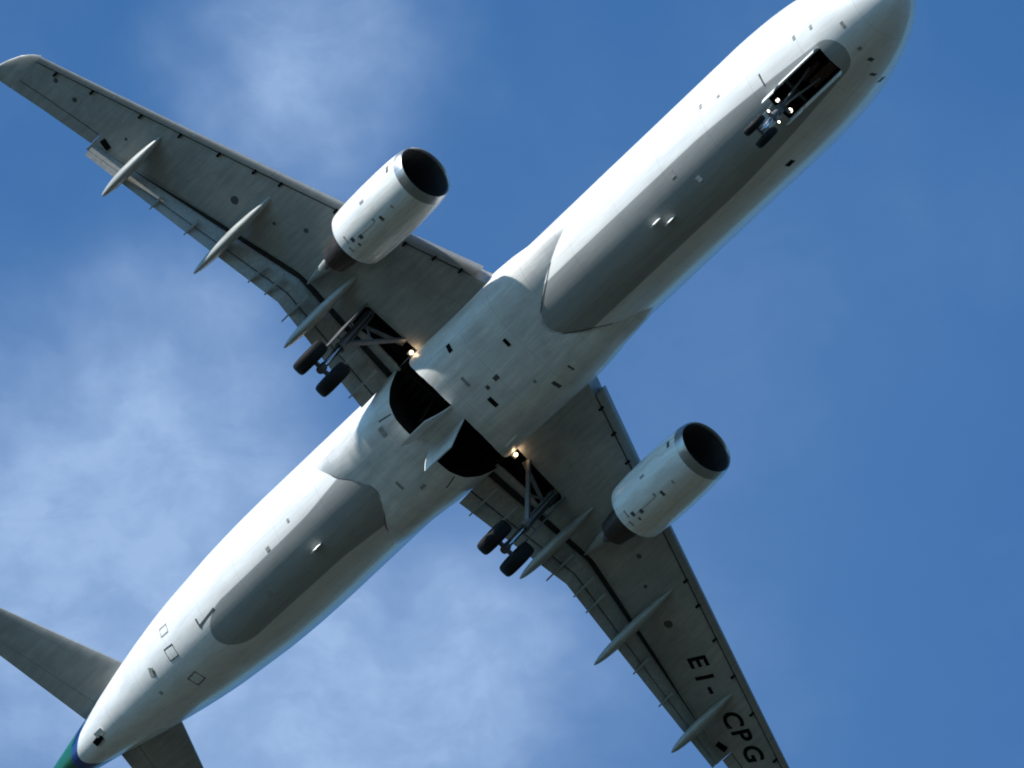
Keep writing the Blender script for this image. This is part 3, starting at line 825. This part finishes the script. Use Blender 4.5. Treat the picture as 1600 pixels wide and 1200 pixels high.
for s in (1, -1):
    top = np.array((-21.35, s * 3.82, -1.02)); ax = np.array((-21.97, s * 3.79, -3.78))
    dv = (ax - top) / np.linalg.norm(ax - top)
    mb = MB(); mb.tube(top, top + dv * 1.75, .15, .135, 18); mb.tube(top + dv * 1.70, top + dv * 1.78, .165, .165, 18)
    mb.tube(top + np.array((.45, 0, .05)), top + np.array((-.42, 0, .05)), .10, .10, 12)
    L = obj('main_landing_gear', mb, 'strut_paint', plane)
    L['label'] = 'left main gear leg with two wheels' if s > 0 else 'right main gear leg with two wheels'
    mb = MB(); mb.tube(top + dv * 1.75, ax, .085, .085, 16); obj('oleo_piston', mb, 'chrome', L)
    mb = MB(); mb.tube(ax + np.array((0, -.62, 0)), ax + np.array((0, .62, 0)), .075, .075, 14); mb.tube(ax + np.array((0, 0, .12)), ax - np.array((0, 0, .12)), .13, .13, 14); obj('axle', mb, 'strut_paint', L)
    wheel(L, ax + np.array((0, .463, 0)), .584, .43); wheel(L, ax + np.array((0, -.463, 0)), .584, .43)
    # torque links behind, side stay, lock stay, retraction jack
    kn = top + dv * 2.15 + np.array((-.42, 0, .10))
    for sy in (-.09, .09):
        mb = MB(); mb.box(top + dv * 1.6 + np.array((-.1, sy, 0)), kn + np.array((0, sy * .4, 0)), .05, .09); mb.box(kn + np.array((0, sy * .4, 0)), ax + np.array((-.08, sy, .12)), .05, .09); obj('torque_link', mb, 'wheel_metal', L)
    mb = MB(); p0 = np.array((-20.98, s * 2.55, -1.18)); mid = top + dv * 1.55
    for dz in (0.0,):
        mb.box(p0, p0 * .45 + mid * .55, .11, .10); mb.box(p0 * .45 + mid * .55, mid, .13, .11)
    obj('side_stay', mb, 'strut_paint', L)
    mb = MB(); mb.tube(p0 * .45 + mid * .55, top + dv * .35 + np.array((.05, 0, 0)), .04, .04, 10); obj('lock_stay', mb, 'strut_paint', L)
    mb = MB(); mb.tube(np.array((-21.2, s * 2.5, -1.10)), top + dv * .55, .075, .06, 12); obj('retraction_jack', mb, 'strut_paint', L)
    for dx, dy, rr in ((.16, .05, .018), (.14, -.07, .014), (-.15, .08, .016)):
        mb = MB(); mb.tube(top + np.array((dx, dy, -.15)), ax + np.array((dx * .7, dy, .25)), rr, rr, 8); obj('brake_hose', mb, 'chrome' if dy > 0.06 else 'black_paint', L)
    # leg door on the outer side
    yo = s * .30
    mb = MB(); rg = []
    for t_, wf, wr in ((0.02, .30, .34), (.3, .32, .36), (.62, .28, .32), (.74, .12, .18)):
        c_ = top + (ax - top) * t_ + np.array((0, yo, 0))
        rg.append([c_ + np.array((wf, -s * .015, 0)), c_ + np.array((wf, s * .015, 0)), c_ + np.array((-wr, s * .035, 0)), c_ + np.array((-wr, s * .005, 0))])
    mb.loft(rg); obj('leg_door', mb, 'wheel_metal', L)
    mb = MB(); mb.tube(top + dv * .8, top + dv * .8 + np.array((0, yo, 0)), .025, .025, 8); mb.tube(top + dv * 1.5, top + dv * 1.5 + np.array((0, yo, 0)), .025, .025, 8); obj('door_link', mb, 'strut_paint', L)

# ---- nose landing gear
ax = np.array((-5.10, 0, -3.74)); top = np.array((-4.78, 0, -1.45)); dv = (ax - top) / np.linalg.norm(ax - top)
mb = MB(); mb.tube(top, top + dv * 1.45, .10, .095, 16); mb.tube(top + dv * 1.40, top + dv * 1.52, .12, .12, 16)
mb.tube(top + np.array((0, -.42, 0)), top + np.array((0, .42, 0)), .06, .06, 12)
NG = obj('nose_landing_gear', mb, 'strut_paint', plane)
mb = MB(); mb.tube(top + dv * 1.5, ax, .06, .06, 14); obj('oleo_piston', mb, 'chrome', NG)
mb = MB(); mb.tube(ax + np.array((0, -.36, 0)), ax + np.array((0, .36, 0)), .05, .05, 12); obj('axle', mb, 'strut_paint', NG)
wheel(NG, ax + np.array((0, -.25, 0)), .381, .224); wheel(NG, ax + np.array((0, .25, 0)), .381, .224)
kn = top + dv * 1.85 + np.array((-.30, 0, .05))
for sy in (-.06, .06):
    mb = MB(); mb.box(top + dv * 1.42 + np.array((-.06, sy, 0)), kn, .035, .06); mb.box(kn, ax + np.array((-.05, sy, .08)), .035, .06); obj('torque_link', mb, 'wheel_metal', NG)
mb = MB()
for sy in (-.22, .22): mb.tube(top + dv * .95, (-3.75, sy, -1.65), .04, .035, 10)
obj('drag_stay', mb, 'strut_paint', NG)
mb = MB(); mb.box((-4.86, -.30, -2.36), (-4.86, .30, -2.36), .08, .10); mb.box((-4.90, -.27, -3.08), (-4.90, .27, -3.08), .06, .07)
mb.tube((-4.93, -.13, -2.55), (-4.93, .13, -2.55), .12, .12, 12)
obj('lamp_bracket', mb, 'strut_paint', NG)
for y, z, rr in ((-.215, -2.37, .068), (.25, -2.29, .078), (-.22, -3.10, .042), (.21, -3.12, .042)):
    mb = MB(); c_ = np.array((-4.86, y, z)); dr = np.array((.93, 0, -.36))
    mb.lathe(c_, dr, [(-.10, .03), (-.06, rr * .8), (.0, rr), (.02, rr)], 18, caps=True)
    h_ = obj('taxi_lamp', mb, 'strut_paint', NG)
    mb = MB(); mb.lathe(c_ + dr * .024, dr, [(0, .01), (.001, rr * .93), (.018, rr * .6), (.024, .005)], 18, caps=True); obj('lamp_glass', mb, 'lamp_white', NG)
# doors hanging along the bay
def hang_door(y0, lean, xf, xr, h_, name='bay_door'):
    mb = MB(); rg = []
    for k in range(7):
        t_ = k / 6; zo = fus_bottom(-4, y0) + .02 - h_ * t_; yy = y0 + lean * t_ + math.copysign(.05, y0) * math.sin(math.pi * t_)
        x0_ = xf - .04 * t_; x1_ = xr + (.05 * t_)
        za, zb_ = (fus_bottom(xf, y0) + .03 - h_ * t_, fus_bottom(xr, y0) + .03 - h_ * t_)
        rg.append([(x0_, yy - .014, za), (x0_, yy + .014, za), (x1_, yy + .014, zb_), (x1_, yy - .014, zb_)])
    mb.loft(rg); return obj(name, mb, 'fairing_paint', NG)
hang_door(-.445, -.05, -2.9, -4.55, .36); hang_door(.445, .03, -2.9, -4.55, .30)
hang_door(-.445, -.02, -4.60, -5.22, .62, 'rear_door'); hang_door(.445, .02, -4.60, -5.22, .50, 'rear_door')
mb = MB(); rg = []
for t_ in (0, .5, 1):
    c_ = np.array((-5.30 - .12 * t_, 0, -2.02 - .75 * t_)); rg.append([c_ + np.array((0, -.22, 0)), c_ + np.array((0, .22, 0)), c_ + np.array((-.03, .22, 0)), c_ + np.array((-.03, -.22, 0))])
mb.loft(rg); obj('leg_door', mb, 'fairing_paint', NG)
mb = MB()
for k in range(5): mb.tube((-2.95 - .02 * k, -.34 + .17 * k, -1.22), (-5.2, -.34 + .17 * k, -1.25), .03 + .01 * (k % 2), n=8)
for k in range(4): mb.box((-3.2 - .5 * k, -.42, -1.35), (-3.2 - .5 * k, .42, -1.35), .05, .12)
obj('bay_pipes', mb, 'bay_pipes', NG)
mb = MB(); mb.box((-3.2, .2, -1.42), (-4.2, .2, -1.42), .28, .2); mb.tube((-3.5, -.15, -1.45), (-4.3, -.1, -1.5), .09, n=12); obj('bay_equipment', mb, 'bay_rust', NG)

# ---- tail
def surf_ring(s, a, xl, xt, z, tk, x0f=0.0, x1f=1.0, vertical=False):
    c_ = xl - xt; fr = [0, .01, .04, .1, .2, .32, .45, .6, .75, .9, 1.0]
    P_ = [x0f + (x1f - x0f) * t_ for t_ in fr]
    lo = [(xl - c_ * t_, -tk * c_ * .5 * naca(t_)) for t_ in P_]; hi = [(xl - c_ * t_, tk * c_ * .5 * naca(t_) + (.004 if t_ > .98 else 0)) for t_ in reversed(P_)]
    hi[-1] = (hi[-1][0], hi[-1][1] + .002)
    if vertical: return [(x, d, z) for x, d in lo + hi]
    return [(x, s * a, z + d) for x, d in lo + hi]


for s in (1, -1):
    def hz(a): return .75 + .105 * a
    def hl(a):
        x = -38.72 - .555 * (a - 1.3); return x - (0 if a < 5.9 else np.interp(a, [5.9, 6.1, 6.22], [0, .12, .45]))
    def ht(a): return -41.30 - .25 * (a - .9)
    A_ = [.3, 1, 2, 3, 4, 5, 5.9, 6.1, 6.22]
    mb = MB(); mb.loft([surf_ring(s, a, hl(a), ht(a), hz(a), .10, 0, .70) for a in A_])
    H = obj('horizontal_stabilizer', mb, 'wing_paint', plane, angle=28)
    H['label'] = 'left tailplane, mostly hidden behind the tail cone' if s > 0 else 'right tailplane spreading left of the tail cone'
    A2 = [.55, 1.2, 2, 3, 4, 5, 5.85]
    mb = MB(); mb.loft([surf_ring(s, a, hl(a), ht(a), hz(a), .10, .708, 1.0) for a in A2]); obj('elevator', mb, 'wing_paint', H, angle=28)
def fl(z): return -36.0 - .86 * (z - 2.0)
def ftr(z): return -41.9 - .40 * (z - 2.0)
Z_ = [1.2, 2, 3.5, 5, 6.5, 7.6, 7.85]
mb = MB(); mb.loft([surf_ring(1, 0, fl(z), ftr(z), z, .10, 0, .68, True) for z in Z_]); FIN = obj('vertical_fin', mb, 'tail_green', plane, angle=28)
mb = MB(); mb.loft([surf_ring(1, 0, fl(z), ftr(z), z, .10, .69, 1.0, True) for z in [2.0, 3.5, 5, 6.5, 7.8]]); obj('rudder', mb, 'tail_green', FIN, angle=28)

plane.matrix_world = m
